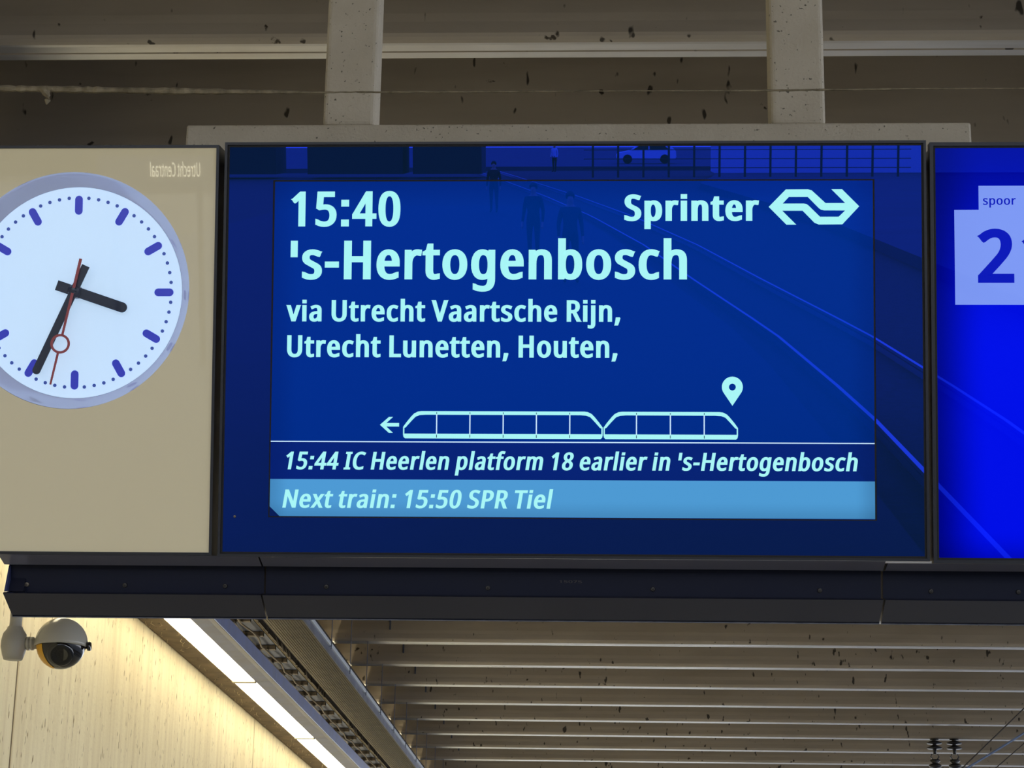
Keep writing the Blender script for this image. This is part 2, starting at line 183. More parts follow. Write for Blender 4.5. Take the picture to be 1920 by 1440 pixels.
def line_layout(text, bx, by, shear=0.0, space=1.0, track=0.0):
    """per glyph: its contours and the quads that thicken them by bx (stems) and by (bars), all in em/1000"""
    x = 0; out = []
    for ch in text:
        g = GLYPH[ch]; loops = []; quads = []
        T_ = lambda p: (x+p[0]+shear*p[1]*CAP/(CAP+2*by), (p[1]+by)*CAP/(CAP+2*by))
        for c in g[1:]:
            n = len(c); pts = [Vector(p) for p in c]; nr = []
            for i in range(n):
                d = (pts[(i+1) % n]-pts[i]).normalized(); nr.append(Vector((-d.y, d.x)))
            off = [Vector((v.x*bx, v.y*by)) for v in nr]
            loops.append([T_(p) for p in pts])
            for i in range(n):
                p, q = pts[i], pts[(i+1) % n]
                quads.append([T_(p), T_(q), T_(q+off[i]), T_(p+off[i])])
                n0, n1 = nr[i-1], nr[i]
                if n0.x*n1.y-n0.y*n1.x < -1e-4:          # convex corner of the ink: fill the wedge
                    k = 1+n0.dot(n1)
                    m_ = (n0+n1)/max(k, .5); tip = p+Vector((m_.x*bx, m_.y*by))
                    quads.append([T_(p), T_(p+off[i-1]), T_(tip), T_(p+off[i])])
        out.append((loops, quads)); x += (g[0] + 2*bx*.8 + track)*(space if ch == ' ' else 1)
    return out
def lettering(name, text, x0, x1, yb, cap, z, material, parent, bx=28, by=14, shear=0.0, space=.8, slope=0.0, mirror=False, thick=0.0, ink_end=None, track=0.0):
    """a line of lettering whose ink runs from x0 to x1 (metres in the parent's plane), baseline yb, capital height cap"""
    G = line_layout(text, bx, by, shear, space, track)
    xs = [p[0] for g in G for c in g[0]+g[1] for p in c]; a, b = min(xs), max(xs)
    s = (x1-x0)/(b-a); k = cap/CAP; bm = bmesh.new()
    X = lambda p: (x0+(p[0]-a)*s, yb+p[1]*k+slope*(p[0]-a)*s)
    for loops, quads in G:
        if loops: fill(bm, [[X(p) for p in c] for c in loops], z, thick)
        for q in quads:
            q = [X(p) for p in q]; ar = sum(q[i][0]*q[(i+1) % 4][1]-q[(i+1) % 4][0]*q[i][1] for i in range(4))
            if abs(ar) > 1e-12: bm.faces.new([bm.verts.new((u, v, z+thick)) for u, v in (q if ar > 0 else q[::-1])])
    return obj(name, bm, material, parent)

def lin(r, g, b):
    f = lambda c: (c/255/12.92 if c <= 10 else ((c/255+.055)/1.055)**2.4)
    return (f(r), f(g), f(b))

# ------------------------------------------------------------------ the setting
m_concrete = mat('wall_concrete', lin(248, 234, 192), .85, spec=.25, noise=(.8, .25, lin(226, 204, 152)),
                 streak=((14, 14, .7), .32, lin(196, 170, 120)), fleck=(26, .665, lin(160, 136, 92), (1.6, 1.6, .5)), bump=.25, bump_scale=30)
m_joint = mat('joint_filler', lin(120, 100, 66), .9)
m_beam = mat('beam_paint', lin(196, 184, 166), .55, spec=.4, vary=True, noise=(.7, .4, lin(166, 154, 136)), streak=((1.3, 5, 9), .35, lin(148, 136, 118)),
             spots=(14, .70, lin(70, 60, 48)), fleck=(20, .68, lin(44, 38, 30), (1.0, 1.0, .42)), bump=.1, bump_scale=25)
m_soffit = mat('beam_soffit', lin(238, 236, 236), .34, metal=.6, spec=1.0, vary=True, noise=(1.1, .5, lin(196, 190, 180)), streak=((1.2, 9, 9), .4, lin(170, 160, 144)))
m_deck = mat('roof_deck', lin(96, 88, 72), .8, noise=(1.5, .5, lin(70, 62, 50)))
m_floor = mat('platform_paving', lin(188, 182, 168), .8, noise=(2, .5, lin(120, 116, 108)))
m_ballast = mat('ballast', lin(82, 76, 70), .95, noise=(8, .7, lin(58, 54, 48)), bump=.6, bump_scale=12)
m_ground = mat('asphalt', lin(84, 86, 92), .9, noise=(.3, .5, lin(62, 64, 68)))

ceiling = tag(obj('ceiling', B(-3.1, 7.6, -16.0, 33.2, 5.46, 5.7), m_deck), kind='structure')
# beam section: face towards the camera, rounded lower corner, underside with a small groove and a lip
def arc(cy, cz, r, a0, a1, n=4): return [(cy+r*cos(a0+(a1-a0)*i/n), cz+r*sin(a0+(a1-a0)*i/n)) for i in range(n+1)]
sec = [(-.145, 5.47), (-.145, 4.90), (-.142, 4.87)] + arc(-.105, 4.840, .040, pi, 1.5*pi, 5)[1:] + \
      [(-.060, 4.800), (-.057, 4.806), (-.051, 4.806), (-.048, 4.800), (-.004, 4.800), (0, 4.804), (0, 5.47)]
bb = prism(bmesh.new(), sec, 'x', -3.0, 7.5)
bm0 = bpy.data.meshes.new('beam'); bb.to_mesh(bm0); bb.free(); bm0.materials.append(m_beam); bm0.materials.append(m_soffit)
for p in bm0.polygons:
    if p.normal.z < -.9: p.material_index = 1
beam_y = [6.70+1.175*k for k in range(-18, 10)] + [18.43+1.198*k for k in range(0, 13)]
for y in beam_y:
    o = obj('beam', bm0, None, ceiling); o.location = (0, y, 0)

wall = tag(obj('wall_left', B(-3.35, -3.06, -3.0, 60.0, 0, 5.46), m_concrete), kind='structure')
pm = bpy.data.meshes.new('concrete_panel'); b_ = B(-3.06, -2.99, 0.016, 7.024, 0.0, 4.95, .004, 1); b_.to_mesh(pm); b_.free(); pm.materials.append(m_concrete)
for k in range(-1, 7):
    o = obj('concrete_panel', pm, None, wall); o.location = (0, 10.46+7.04*k, 0)
    j = obj('joint', B(-3.058, -2.994, 10.46+7.04*k-.0155, 10.46+7.04*k+.0155, 0, 4.95), m_joint, wall)

# platform floor, its edge following the curved track behind the viewer
def track_x(y):
    pts = [(60, 3.9), (0, 3.7), (-17, 3.45), (-25.5, 3.06), (-36.7, 2.2), (-48.8, 1.34), (-66, -.26), (-86, -2.55), (-108.4, -5.4), (-125.7, -7.65), (-150, -10.9)]
    for (ya, xa), (yb, xb) in zip(pts, pts[1:]):
        if yb <= y <= ya: return xa+(xb-xa)*(ya-y)/(ya-yb)
    return pts[-1][1]
ys = [60, 40, 20, 0, -10, -20, -25, -30, -36, -43, -50, -57, -67, -72]
edge = [(track_x(y)-1.4, y) for y in ys]
m_floor2 = mat('platform_asphalt', lin(54, 54, 58), .8, noise=(2, .5, lin(44, 44, 48)))
e1 = [p for p in edge if p[1] > -5]+[(track_x(-5)-1.4, -5)]; e2 = [(track_x(-5)-1.4, -5)]+[p for p in edge if p[1] < -5]
tag(obj('floor', fill(bmesh.new(), [e1 + [(-12, -5), (-12, 60)]], -.9, .9), m_floor), kind='structure')
tag(obj('floor', fill(bmesh.new(), [e2 + [(-12, -72), (-12, -5)]], -.9, .9), m_floor2), kind='structure')
tag(obj('ground', fill(bmesh.new(), [[(-80, -260), (80, -260), (80, 80), (-80, 80)]], -1.2, .92), m_ballast), kind='structure')
tag(obj('ground', fill(bmesh.new(), [[(7.5, -140), (60, -140), (60, 60), (7.5, 60), (7.0, -30), (6.5, -60), (4, -100)]], -.9, .9), m_ground), kind='structure')
tag(obj('ground', fill(bmesh.new(), [[(-60, -250), (60, -250), (60, -140.2), (-8, -140.2), (-60, -120)]], -.9, .9), m_ground), kind='structure')

# ------------------------------------------------------------------ the hanging signs: one common tilted plane
PC = Vector((-0.0816, 3.433, 2.7028)); tau = 0.20824
Ux = Vector((1, 0, 0)); Uy = Vector((0, -sin(tau), cos(tau))); Uz = Ux.cross(Uy)
def sign_root(name, ox, oy):
    o = empty(name); mm = Matrix((Ux, Uy, Uz)).transposed().to_4x4(); mm.translation = PC+Ux*ox+Uy*oy
    o.matrix_world = mm; o['_o'] = (ox, oy); return o
def put(name, bm, material, root, smooth=False):
    o = obj(name, bm, material, root, smooth); ox, oy = root['_o']; o.location = (-ox, -oy, 0); return o

m_frame = mat('dark_frame_paint', lin(22, 24, 34), .35, spec=.5, noise=(30, .3, lin(40, 38, 40)))
m_gasket = mat('black_gasket', lin(18, 18, 20), .7)
m_case = mat('navy_case_paint', lin(14, 20, 46), .3, spec=.5, noise=(12, .3, lin(24, 26, 40)))
m_navyglass = mat('navy_glass', (.001, .005, .02), .004, metal=0.0, spec=1.0, tint=(.02, .06, 1.0), emit=lin(10, 30, 44), estr=.6)
NG = m_navyglass.node_tree.nodes['Principled BSDF']; NG.inputs['IOR'].default_value = 2.35

def frame_ring(x0, x1, y0, y1, wd, z0, z1):
    bm = bmesh.new()
    box(bm, x0, x1, y1-wd, y1, z0, z1); box(bm, x0, x1, y0, y0+wd, z0, z1)
    box(bm, x0, x0+wd, y0+wd, y1-wd, z0, z1); box(bm, x1-wd, x1, y0+wd, y1-wd, z0, z1); return bm
def emis(name, col, strength, rough=.004, spec=1.0, tint=(.02, .06, 1.0), ior=2.0, edge=None):
    """backlit surface; edge=(x0,x1,y0,y1,width,amount) lets the backlight fall off near the rim"""
    M = mat(name, tuple(c*.15 for c in col), rough, spec=spec, tint=tint, emit=col, estr=strength)
    p = M.node_tree.nodes['Principled BSDF']; p.inputs['IOR'].default_value = ior
    if edge:
        nt = M.node_tree; L = nt.links.new; x0, x1, y0, y1, wd, am = edge[:6]
        t = nt.nodes.new('ShaderNodeTexCoord'); s = nt.nodes.new('ShaderNodeSeparateXYZ'); L(t.outputs['Object'], s.inputs[0])
        def fall(out, a, b, wdt):
            r = nt.nodes.new('ShaderNodeMapRange'); r.interpolation_type = 'SMOOTHSTEP'; L(out, r.inputs[0])
            r.inputs[1].default_value = a; r.inputs[2].default_value = a+wdt if b > a else a-wdt
            r.inputs[3].default_value = 1-am; r.inputs[4].default_value = 1; return r.outputs[0]
        def mul(a, b):
            q = nt.nodes.new('ShaderNodeMath'); q.operation = 'MULTIPLY'; L(a, q.inputs[0]); L(b, q.inputs[1]); return q.outputs[0]
        wy = edge[6] if len(edge) > 6 else wd
        v = mul(mul(fall(s.outputs[0], x0, x1, wd), fall(s.outputs[0], x1, x0, wd)), mul(fall(s.outputs[1], y0, y1, wd), fall(s.outputs[1], y1, y0, wy)))
        k = nt.nodes.new('ShaderNodeMath'); k.operation = 'MULTIPLY'; L(v, k.inputs[0]); k.inputs[1].default_value = strength
        L(k.outputs[0], p.inputs['Emission Strength'])
    return M

# ---- departure board
board = tag(sign_root('departure_board', 0, -.356), 'wide dark blue departure board with a lit train timetable screen, hanging in the middle', 'sign')
X0, X1, Y0, Y1 = -.5955, .5975, -.355, .3535
put('case', B(X0+.004, X1-.004, Y0+.004, Y1-.004, -.115, -.004), m_case, board)
put('frame', frame_ring(X0, X1, Y0, Y1, .0045, -.02, .003), m_frame, board)
put('gasket', frame_ring(X0+.0046, X1-.0046, Y0+.0046, Y1-.0046, .0035, -.01, .0005), m_gasket, board)
bz = bmesh.new()
fill(bz, [[(X0+.008, Y0+.008), (X1-.008, Y0+.008), (X1-.008, Y1-.008), (X0+.008, Y1-.008)],
          [(-.5105, -.2885), (-.5115, .288), (.511, .288), (.511, -.2885)]], -.004, .004)
bord = put('glass_border', bz, m_navyglass, board)
put('screen_gap', frame_ring(-.5113, .511, -.2885, .288, .003, -.006, -.0005), m_gasket, board)
m_disp = emis('screen_blue', lin(0, 41, 118), 1.0, edge=(-.5085, .508, -.2865, .2855, .05, .22))
m_disp2 = emis('screen_navy', lin(6, 32, 98), 1.0, edge=(-.5085, .508, -.4, .4, .05, .2))
m_light = emis('screen_light_blue', lin(76, 150, 200), 1.0, edge=(-.5085, .508, -.29, .2, .035, .25))
m_cyan = emis('screen_white', lin(164, 240, 240), 1.0, tint=(.1, .1, .1), ior=1.45)
m_thin = emis('screen_line', lin(196, 226, 250), 1.0, tint=(.1, .1, .1), ior=1.45)
disp = put('screen', B(-.5083, .508, -.2865, .2855, -.006, 0), m_disp, board)
obj('message_band', fill(bmesh.new(), [[(-.5083, -.1605), (-.5083, -.2237), (.508, -.2229), (.508, -.1598)]], .0003), m_disp2, disp)
obj('next_train_band', fill(bmesh.new(), [[(-.5083, -.2237), (-.5083, -.2700), (-.4915, -.2862), (.508, -.2856), (.508, -.2229)]], .0004), m_light, disp)
obj('corner_cut', fill(bmesh.new(), [[(-.5083, -.2700), (-.5083, -.2865), (-.4915, -.2865), (-.4915, -.2862)]], .0004), m_navyglass, disp)
obj('divider_line', fill(bmesh.new(), [[(-.5083, -.1609), (.508, -.1604), (.508, -.1585), (-.5083, -.1590)]], .0005), m_thin, disp)
Zt = .0008
IT = .20
lettering('departure_time', "15:40", -.4805, -.2921, .2079, .0602, Zt, m_cyan, disp, 38, 16)
lettering('destination_name', "'s-Hertogenbosch", -.4795, .1952, .1168, .0664, Zt, m_cyan, disp, 38, 16)
lettering('route_line', "via Utrecht Vaartsche Rijn,", -.4858, .0832, .0446, .0367, Zt, m_cyan, disp, 38, 16)
lettering('route_line', "Utrecht Lunetten, Houten,", -.4830, .0786, -.0164, .0373, Zt, m_cyan, disp, 38, 16)
lettering('train_type_name', "Sprinter", .0891, .3170, .2168, .0452, Zt, m_cyan, disp, 52, 20)
lettering('connection_message', "15:44 IC Heerlen platform 18 earlier in 's-Hertogenbosch", -.4815, .4798, -.2073, .0300, Zt, m_cyan, disp, 36, 15, IT, .8, .0013)
lettering('next_train_message', "Next train: 15:50 SPR Tiel", -.4868, -.0288, -.2722, .0308, Zt, m_cyan, disp, 34, 14, IT, .8, .002)
k_ = .001
lo = [(333.0, 240.5), (361.9, 270.3), (399, 270.5), (405.6, 268.6), (428.6, 246.9), (461.6, 246.9), (438.4, 270.6), (456.4, 270.6), (485.1, 241.3), (456.6, 210.6),
      (417.1, 210.3), (409.9, 213.2), (390.0, 233.9), (355.8, 233.9), (379.3, 210.1), (362.7, 210.1)]
li = [(356.7, 246.2), (367.0, 257.4), (398.8, 257.4), (417.2, 238.3), (421, 235.6), (426.4, 234.4), (461.5, 234.2), (450.5, 223.6), (419.2, 223.6), (399.8, 243.0), (396.5, 245.3), (392, 246.2)]
obj('railway_logo', fill(bmesh.new(), [[(x*k_, y*k_) for x, y in lo], [(x*k_, y*k_) for x, y in li]], Zt), m_cyan, disp)
bm = bmesh.new()
a_ = [(-322.7, -131), (-303.5, -117.6), (-301.0, -119.8), (-315.2, -129.0)]
fill(bm, [[(-.3227, -.1312), (-.3075, -.1178), (-.3005, -.1178), (-.3118, -.1281), (-.2902, -.1281), (-.2902, -.1341), (-.3118, -.1341), (-.3005, -.1448), (-.3075, -.1448)]], Zt)
obj('direction_arrow', bm, m_cyan, disp)
def train(x0, x1, divs, both=True):
    yt, yb = -.1077, -.1540; bm = bmesh.new()
    noseL = [(x0, -.1345), (x0+.006, -.1262), (x0+.0135, -.1170), (x0+.0185, -.1118), (x0+.025, -.1085), (x0+.031, yt)]
    inL = [(x0+.0045, -.1352), (x0+.014, -.1245), (x0+.021, -.1172), (x0+.028, -.1145), (x0+.038, -.1138)]
    mir = lambda L: [(x0+x1-a, b) for a, b in L]
    outer = [(x0+.0035, yb), (x0+.0008, -.1515), (x0, -.1475)] + noseL + mir(noseL)[::-1] + [(x1, -.1475), (x1-.0008, -.1515), (x1-.0035, yb)]
    inner = [(x0+.0022, -.1459), (x0+.0022, -.1362)] + inL + mir(inL)[::-1] + [(x1-.0022, -.1362), (x1-.0022, -.1459)]
    fill(bm, [outer, inner], Zt)
    for d in divs:
        fill(bm, [[(d-.0009, -.1460), (d+.0009, -.1460), (d+.0009, -.1137), (d-.0009, -.1137)]], Zt+.0001)
    return bm
t1 = obj('train_pictogram', train(-.2833, .0538, ()), m_cyan, disp)
t2 = obj('train_pictogram', train(.0552, .2806, ()), m_cyan, disp)
m_slot = mat('slot', lin(0, 60, 120), .3)
for d in (-.2265, -.1702, -.1139, -.0579, -.0016, .1106, .1674, .2241):
    obj('coach_divider', fill(bmesh.new(), [[(d-.0010, -.1460), (d+.0010, -.1460), (d+.0010, -.1137), (d-.0010, -.1137)]], Zt+.0002), m_thin, disp)
    for ya, yb in ((-.1125, -.1095), (-.1475, -.1525)):
        obj('coach_joint', fill(bmesh.new(), [[(d-.0006, yb), (d+.0006, yb), (d+.0006, ya), (d-.0006, ya)]], Zt+.0002), m_slot, disp)
pin = [(.2713, -.0971)] + [(.2713+.0176*cos(a), -.0655+.0176*sin(a)) for a in [radians(-32+i*(244/24)) for i in range(25)]]
obj('location_pin', fill(bmesh.new(), [pin, circ(.2713, -.0655, .0058, 20)], Zt), m_cyan, disp)
m_steel = mat('screw_steel', lin(120, 112, 100), .4, metal=.8)
put('screw', lathe(bmesh.new(), [(0, .002), (.002, .0018), (.0026, 0)], 12, Matrix.Translation((-.5675, -.2875, 0))), m_steel, board)

# ---- platform number sign
plat = tag(sign_root('platform_sign', .92, -.36), 'bright blue backlit platform sign with white number plate, cut off by the right edge', 'sign')
X0, X1, Y0, Y1 = .6035, 1.24, -.3585, .3500
put('case', B(X0+.004, X1-.004, Y0+.004, Y1-.004, -.115, -.004), m_case, plat)
put('frame', frame_ring(X0, X1, Y0, Y1, .006, -.02, .003), m_frame, plat)
put('gasket', frame_ring(X0+.0061, X1-.0061, Y0+.0061, Y1-.0061, .0035, -.01, .0005), m_gasket, plat)
m_blue = emis('backlit_blue', (.0, .0035, .74), 1.0, edge=(.600, 1.24, -.40, .40, .10, .80, .42), ior=1.7)
m_plate = emis('backlit_white', lin(124, 152, 244), .93, edge=(.45, 1.4, -.3, .5, .3, .12), tint=(.5, .5, .5), ior=1.45)
m_num = emis('number_blue', lin(0, 18, 178), 1.0, tint=(.2, .2, .5), ior=1.45)
face = put('lit_face', B(X0+.0095, X1-.0095, Y0+.0095, Y1-.0095, -.004, 0), m_blue, plat)
pl = obj('number_plate', fill(bmesh.new(), [[(.6440, .0742), (.6440, .2350), (.6848, .2352), (.6848, .2760), (1.0, .2760), (1.0, .0742)]], .0003), m_plate, face)
pl['label'] = 'white stepped plate behind the platform number'
lettering('track_word', "spoor", .6920, .7466, .2436, .0146, .0008, m_num, face, 18, 8)
lettering('track_number', "2", .6812, .7426, .1113, .0905, .0008, m_num, face, 34, 20)
lettering('track_number', "1", .7553, .7890, .1113, .0905, .0008, m_num, face, 34, 20)

# ---- clock
clock = tag(sign_root('station_clock', -.857, -.354), 'round white station clock with blue hour marks set in a beige glass box', 'clock')
X0, X1, Y0, Y1 = -1.1100, -.6055, -.3535, .3490
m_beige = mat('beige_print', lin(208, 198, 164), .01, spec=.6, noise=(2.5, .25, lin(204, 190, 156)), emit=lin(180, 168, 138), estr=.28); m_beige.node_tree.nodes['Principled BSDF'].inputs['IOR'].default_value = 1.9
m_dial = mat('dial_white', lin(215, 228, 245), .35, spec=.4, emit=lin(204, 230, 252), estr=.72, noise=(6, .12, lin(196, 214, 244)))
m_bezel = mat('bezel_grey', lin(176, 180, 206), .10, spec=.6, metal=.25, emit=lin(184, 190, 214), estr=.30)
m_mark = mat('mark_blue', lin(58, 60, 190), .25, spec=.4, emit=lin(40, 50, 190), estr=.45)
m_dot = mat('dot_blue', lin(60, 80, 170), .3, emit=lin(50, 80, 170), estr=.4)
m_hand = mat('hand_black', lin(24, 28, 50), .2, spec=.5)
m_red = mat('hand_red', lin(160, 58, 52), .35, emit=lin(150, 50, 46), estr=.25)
put('case', B(X0+.004, X1-.004, Y0+.004, Y1-.004, -.115, -.052), m_case, clock)
put('frame', frame_ring(X0, X1, Y0, Y1, .0048, -.112, .003), m_frame, clock)
CX, CY = -.8576, .0995; RO, RD = .2047, .184
bm = fill(bmesh.new(), [[(X0+.0048, Y0+.0048), (X1-.0048, Y0+.0048), (X1-.0048, Y1-.0048), (X0+.0048, Y1-.0048)], circ(CX, CY-.001, RO, 96)], -.0035, .0035)
put('beige_face', bm, m_beige, clock)
Mc = Matrix.Translation((CX, CY, 0))
put('bezel', lathe(bmesh.new(), [(RO+.0005, -.003), (RO, -.006), (RO-.004, -.009), (RD+.002, -.039), (RD-.001, -.0405)], 96, Mc), m_bezel, clock, True)
dial = put('dial', lathe(bmesh.new(), [(0, -.040), (RD, -.040), (RD+.003, -.044), (RD+.003, -.050), (0, -.050)], 96, Mc), m_dial, clock)
for i in range(60):
    a = pi/2-2*pi*i/60
    if i % 5 == 0:
        c, s = cos(a), sin(a)
        obj('hour_mark', fill(bmesh.new(), [capsule(CX+c*.1425, CY+s*.1425, CX+c*.1625, CY+s*.1625, .0135, 8)], -.0398, .0006), m_mark, dial)
    else:
        obj('minute_dot', fill(bmesh.new(), [circ(CX+.1655*cos(a), CY+.1655*sin(a), .0031, 14)], -.0398, .0005), m_dot, dial)
def hand(ang, tail, tip, wd, z, th, flat=True, w1=None):
    a = radians(90-ang); d = (cos(a), sin(a))
    return fill(bmesh.new(), [capsule(CX-d[0]*tail, CY-d[1]*tail, CX+d[0]*(tip-wd/2), CY+d[1]*(tip-wd/2), wd, 10, flat)], z, th)
put('hour_hand', hand(108.6, .0335, .0965, .0178, -.027, .002), m_hand, clock)
put('minute_hand', hand(204.2, .048, .158, .0140, -.022, .002), m_hand, clock)
a = radians(90-192.3); d = Vector((cos(a), sin(a))); nn = Vector((-d.y, d.x)); c0 = Vector((CX, CY+.001))
bm = bmesh.new()
def bar(bm, s0, s1, w0, w1, z, th): fill(bm, [[tuple(c0+d*s0+nn*w0/2), tuple(c0+d*s0-nn*w0/2), tuple(c0+d*s1-nn*w1/2), tuple(c0+d*s1+nn*w1/2)]], z, th)
bar(bm, -.0555, .080, .0050, .0040, -.016, .0015); bar(bm, .111, .1675, .0040, .0034, -.016, .0015)
rc = c0+d*.0955; fill(bm, [circ(rc.x, rc.y, .0170, 40), circ(rc.x, rc.y, .0128, 40)], -.016, .0015)
put('second_hand', bm, m_red, clock)
put('hub', lathe(bmesh.new(), [(0, -.0135), (.0045, -.0138), (.0055, -.016), (.0055, -.018), (.009, -.019), (.012, -.0225), (.012, -.0385)], 28, Mc), m_hand, clock)
m_glass = bpy.data.materials.new('clear_glass'); m_glass.use_nodes = True; nt = m_glass.node_tree; nt.nodes.clear()
go = nt.nodes.new('ShaderNodeOutputMaterial'); gm = nt.nodes.new('ShaderNodeMixShader'); gt = nt.nodes.new('ShaderNodeBsdfTransparent'); gg = nt.nodes.new('ShaderNodeBsdfGlossy'); gf = nt.nodes.new('ShaderNodeFresnel')
gt.inputs[0].default_value = (.97, .985, 1, 1); gg.inputs['Roughness'].default_value = .02; gf.inputs[0].default_value = 1.5
nt.links.new(gf.outputs[0], gm.inputs[0]); nt.links.new(gt.outputs[0], gm.inputs[1]); nt.links.new(gg.outputs[0], gm.inputs[2]); nt.links.new(gm.outputs[0], go.inputs[0])
put('glass', fill(bmesh.new(), [circ(CX, CY-.001, RO-.0004, 96)], -.0030, .0024), m_glass, clock)
m_dust = mat('dust', lin(150, 138, 114), 1.0, spec=.1, noise=(60, .6, lin(70, 62, 48)))
bm = bmesh.new()
for (cx, n, hh) in ((-1.06, 10, .004), (-.925, 9, .006), (-.895, 4, .004), (-.835, 14, .005), (-.79, 8, .006), (-.765, 6, .004), (-.70, 4, .002)):
    for i in range(n):
        r = rnd.uniform(.3, 1)*hh*.5; mtx = Matrix.Translation((cx+rnd.uniform(-.018, .018), Y1+r*.4, -rnd.uniform(.002, .02))) @ Matrix.Diagonal((1.8, .8, 1, 1))
        bmesh.ops.create_icosphere(bm, subdivisions=1, radius=r, matrix=mtx)
tag(put('dust', bm, m_dust, clock), kind='stuff')

# ---- troughs under the boxes
m_trough = mat('trough_navy', lin(40, 42, 56), .16, metal=0.0, spec=.7, noise=(9, .2, lin(30, 30, 44)), tint=(.9, .9, 1))
def trough(x0, x1, screws, label, top, left_cap=False):
    xm = (x0+x1)/2
    r = tag(sign_root('lower_trough', xm, -.461), label, 'trough', 'navy troughs under the signs')
    seat = [(top, -.020), (-.3712, -.060), (-.3716, -.090), (-.4175, -.090), (-.4185, -.060), (-.4205, -.0555), (-.4612, -.118), (-.4612, -.121), (-.4225, -.1610), (top, -.1610)]
    # channel with its lip (open towards the viewer) and the slanted lower face are one bent sheet
    ch = put('channel', P(seat, 'x', x0, x1), m_trough, r); ch.data.materials.append(m_tdark); ch.data.materials.append(m_strip)
    for p in ch.data.polygons:
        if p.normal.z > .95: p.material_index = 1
        if p.normal.y < -.6 and p.center.y > -.38 and p.center.z > -.07: p.material_index = 2
    put('bottom_edge', P([(-.4612, -.1165), (-.4612, -.1225), (-.4630, -.1225), (-.4630, -.1165)], 'x', x0, x1), m_edge, r)
    if left_cap:
        put('end_plate', P([(-.3725, -.088), (-.4175, -.088), (-.4175, -.062)], 'x', x0, x0+.004), m_endp, r)
        put('end_plate', P([(-.395, -.0895), (-.4172, -.0895), (-.4172, -.0735)], 'x', x0+.004, x0+.03), m_trough, r)
    for s in screws:
        q = put('screw', lathe(bmesh.new(), [(0, -.0865), (.0015, -.087), (.0018, -.0866), (.0035, -.0868), (.0042, -.0885), (.0042, -.0903)], 14, Matrix.Translation((s, -.4055, 0))), m_steel if s < -.9 else m_dsteel, r)
    return r
m_strip = mat('trough_painted_sheen', lin(112, 112, 128), .25, spec=.7)  # lighter copy of the trough colour, painting in the reflected sheen
m_tdark = mat('trough_recess_dark_reflection', lin(9, 17, 44), .5, spec=.25, noise=(9, .3, lin(14, 18, 34)))  # same sheet coloured darker, standing in for the dark reflection in the recess
m_edge = mat('worn_edge', lin(110, 112, 120), .35, metal=.6, noise=(40, .6, lin(60, 62, 70)))
m_endp = mat('end_plate_blue', lin(58, 66, 110), .4)
m_dsteel = mat('screw_dark', lin(62, 60, 58), .4, metal=.6)
trough(-.9775, -.5305, (-.945, -.773, -.598), 'short navy trough with open left end, under the clock', -.3537, True)
tm = trough(-.5275, .5275, (-.422, -.143, .140, .424), 'longest navy trough, under the departure board', -.3552)
trough(.5310, 1.235, (.612, .759), 'navy trough running out of frame, under the platform sign', -.3587)
m_faint = mat('faint_print', lin(74, 70, 66), .6)
q = lettering('serial_number', "15075", -.0205, .0185, -.3960, .0045, -.0893, m_faint, tm, 8, 4); q.location = (0, .461, 0)

# ------------------------------------------------------------------ hanging frame: crossbar and two square posts
m_post = mat('grey_post_paint', lin(190, 179, 158), .55, spec=.4, noise=(14, .4, lin(168, 156, 134)), fleck=(160, .68, lin(84, 78, 66)), bump=.25, bump_scale=150)
fr = tag(empty('hanging_frame', (-.08, 3.52, 3.04)), 'light grey steel crossbar with two square posts above the signs', 'frame')
def wput(name, bm, mt, root, smooth=False):
    o = obj(name, bm, mt, root, smooth); o.location = -root.location; return o
wput('crossbar', B(-.773, .614, 3.48, 3.57, 3.045, 3.1355, .004, 2), m_post, fr)
wput('post', B(-.530, -.436, 3.486, 3.560, 3.1345, 5.47, .009, 3), m_post, fr)
wput('post', B(.266, .362, 3.486, 3.566, 3.1345, 5.47, .009, 3), m_post, fr)
for x in (-.55, 0, .45): wput('bracket', B(x, x+.05, 3.535, 3.565, 2.95, 3.05), m_case, fr)
wput('bracket', B(-.76, -.70, 3.535, 3.565, 2.95, 3.05), m_case, fr); wput('bracket', B(.56, .612, 3.535, 3.565, 2.95, 3.05), m_case, fr)

# ------------------------------------------------------------------ dusty wire
pts = []; rr = []; x = -2.985
while x < 3.0:
    zc = 3.155-.012*min(1, max(0, (x+1.08)/.56)) + (.002 if x > .2 else 0)*min(1, (x-.2)/.3)
    base = .0058 if x < -.75 else (.0058-(x+.75)/.30*.0050 if x < -.45 else .0010+.0008*abs(sin(x*5)))
    pts.append((x, 3.36+rnd.uniform(-.0004, .0004), zc-base*.5+rnd.uniform(-.0003, .0003))); rr.append(max(.0006, base*rnd.uniform(.72, 1.15)))
    x += .009
wire = obj('cobwebbed_wire', T(pts, rr, 6), m_dust)
tag(wire, 'thin wire thick with dusty cobweb, strung in front of the grey posts', 'wire')
bm = bmesh.new()
tube(bm, [(-1.005, 3.36, 3.153), (-.998, 3.358, 3.144), (-.992, 3.357, 3.136), (-.992, 3.357, 3.128), (-.9935, 3.358, 3.121)], [.005, .007, .0045, .0055, .0015], 7)
for i in range(9): bmesh.ops.create_icosphere(bm, subdivisions=1, radius=rnd.uniform(.0015, .004), matrix=Matrix.Translation((-.997+rnd.uniform(-.012, .014), 3.358, 3.150+rnd.uniform(-.006, .006))))
obj('cobweb_clump', bm, m_dust, wire)

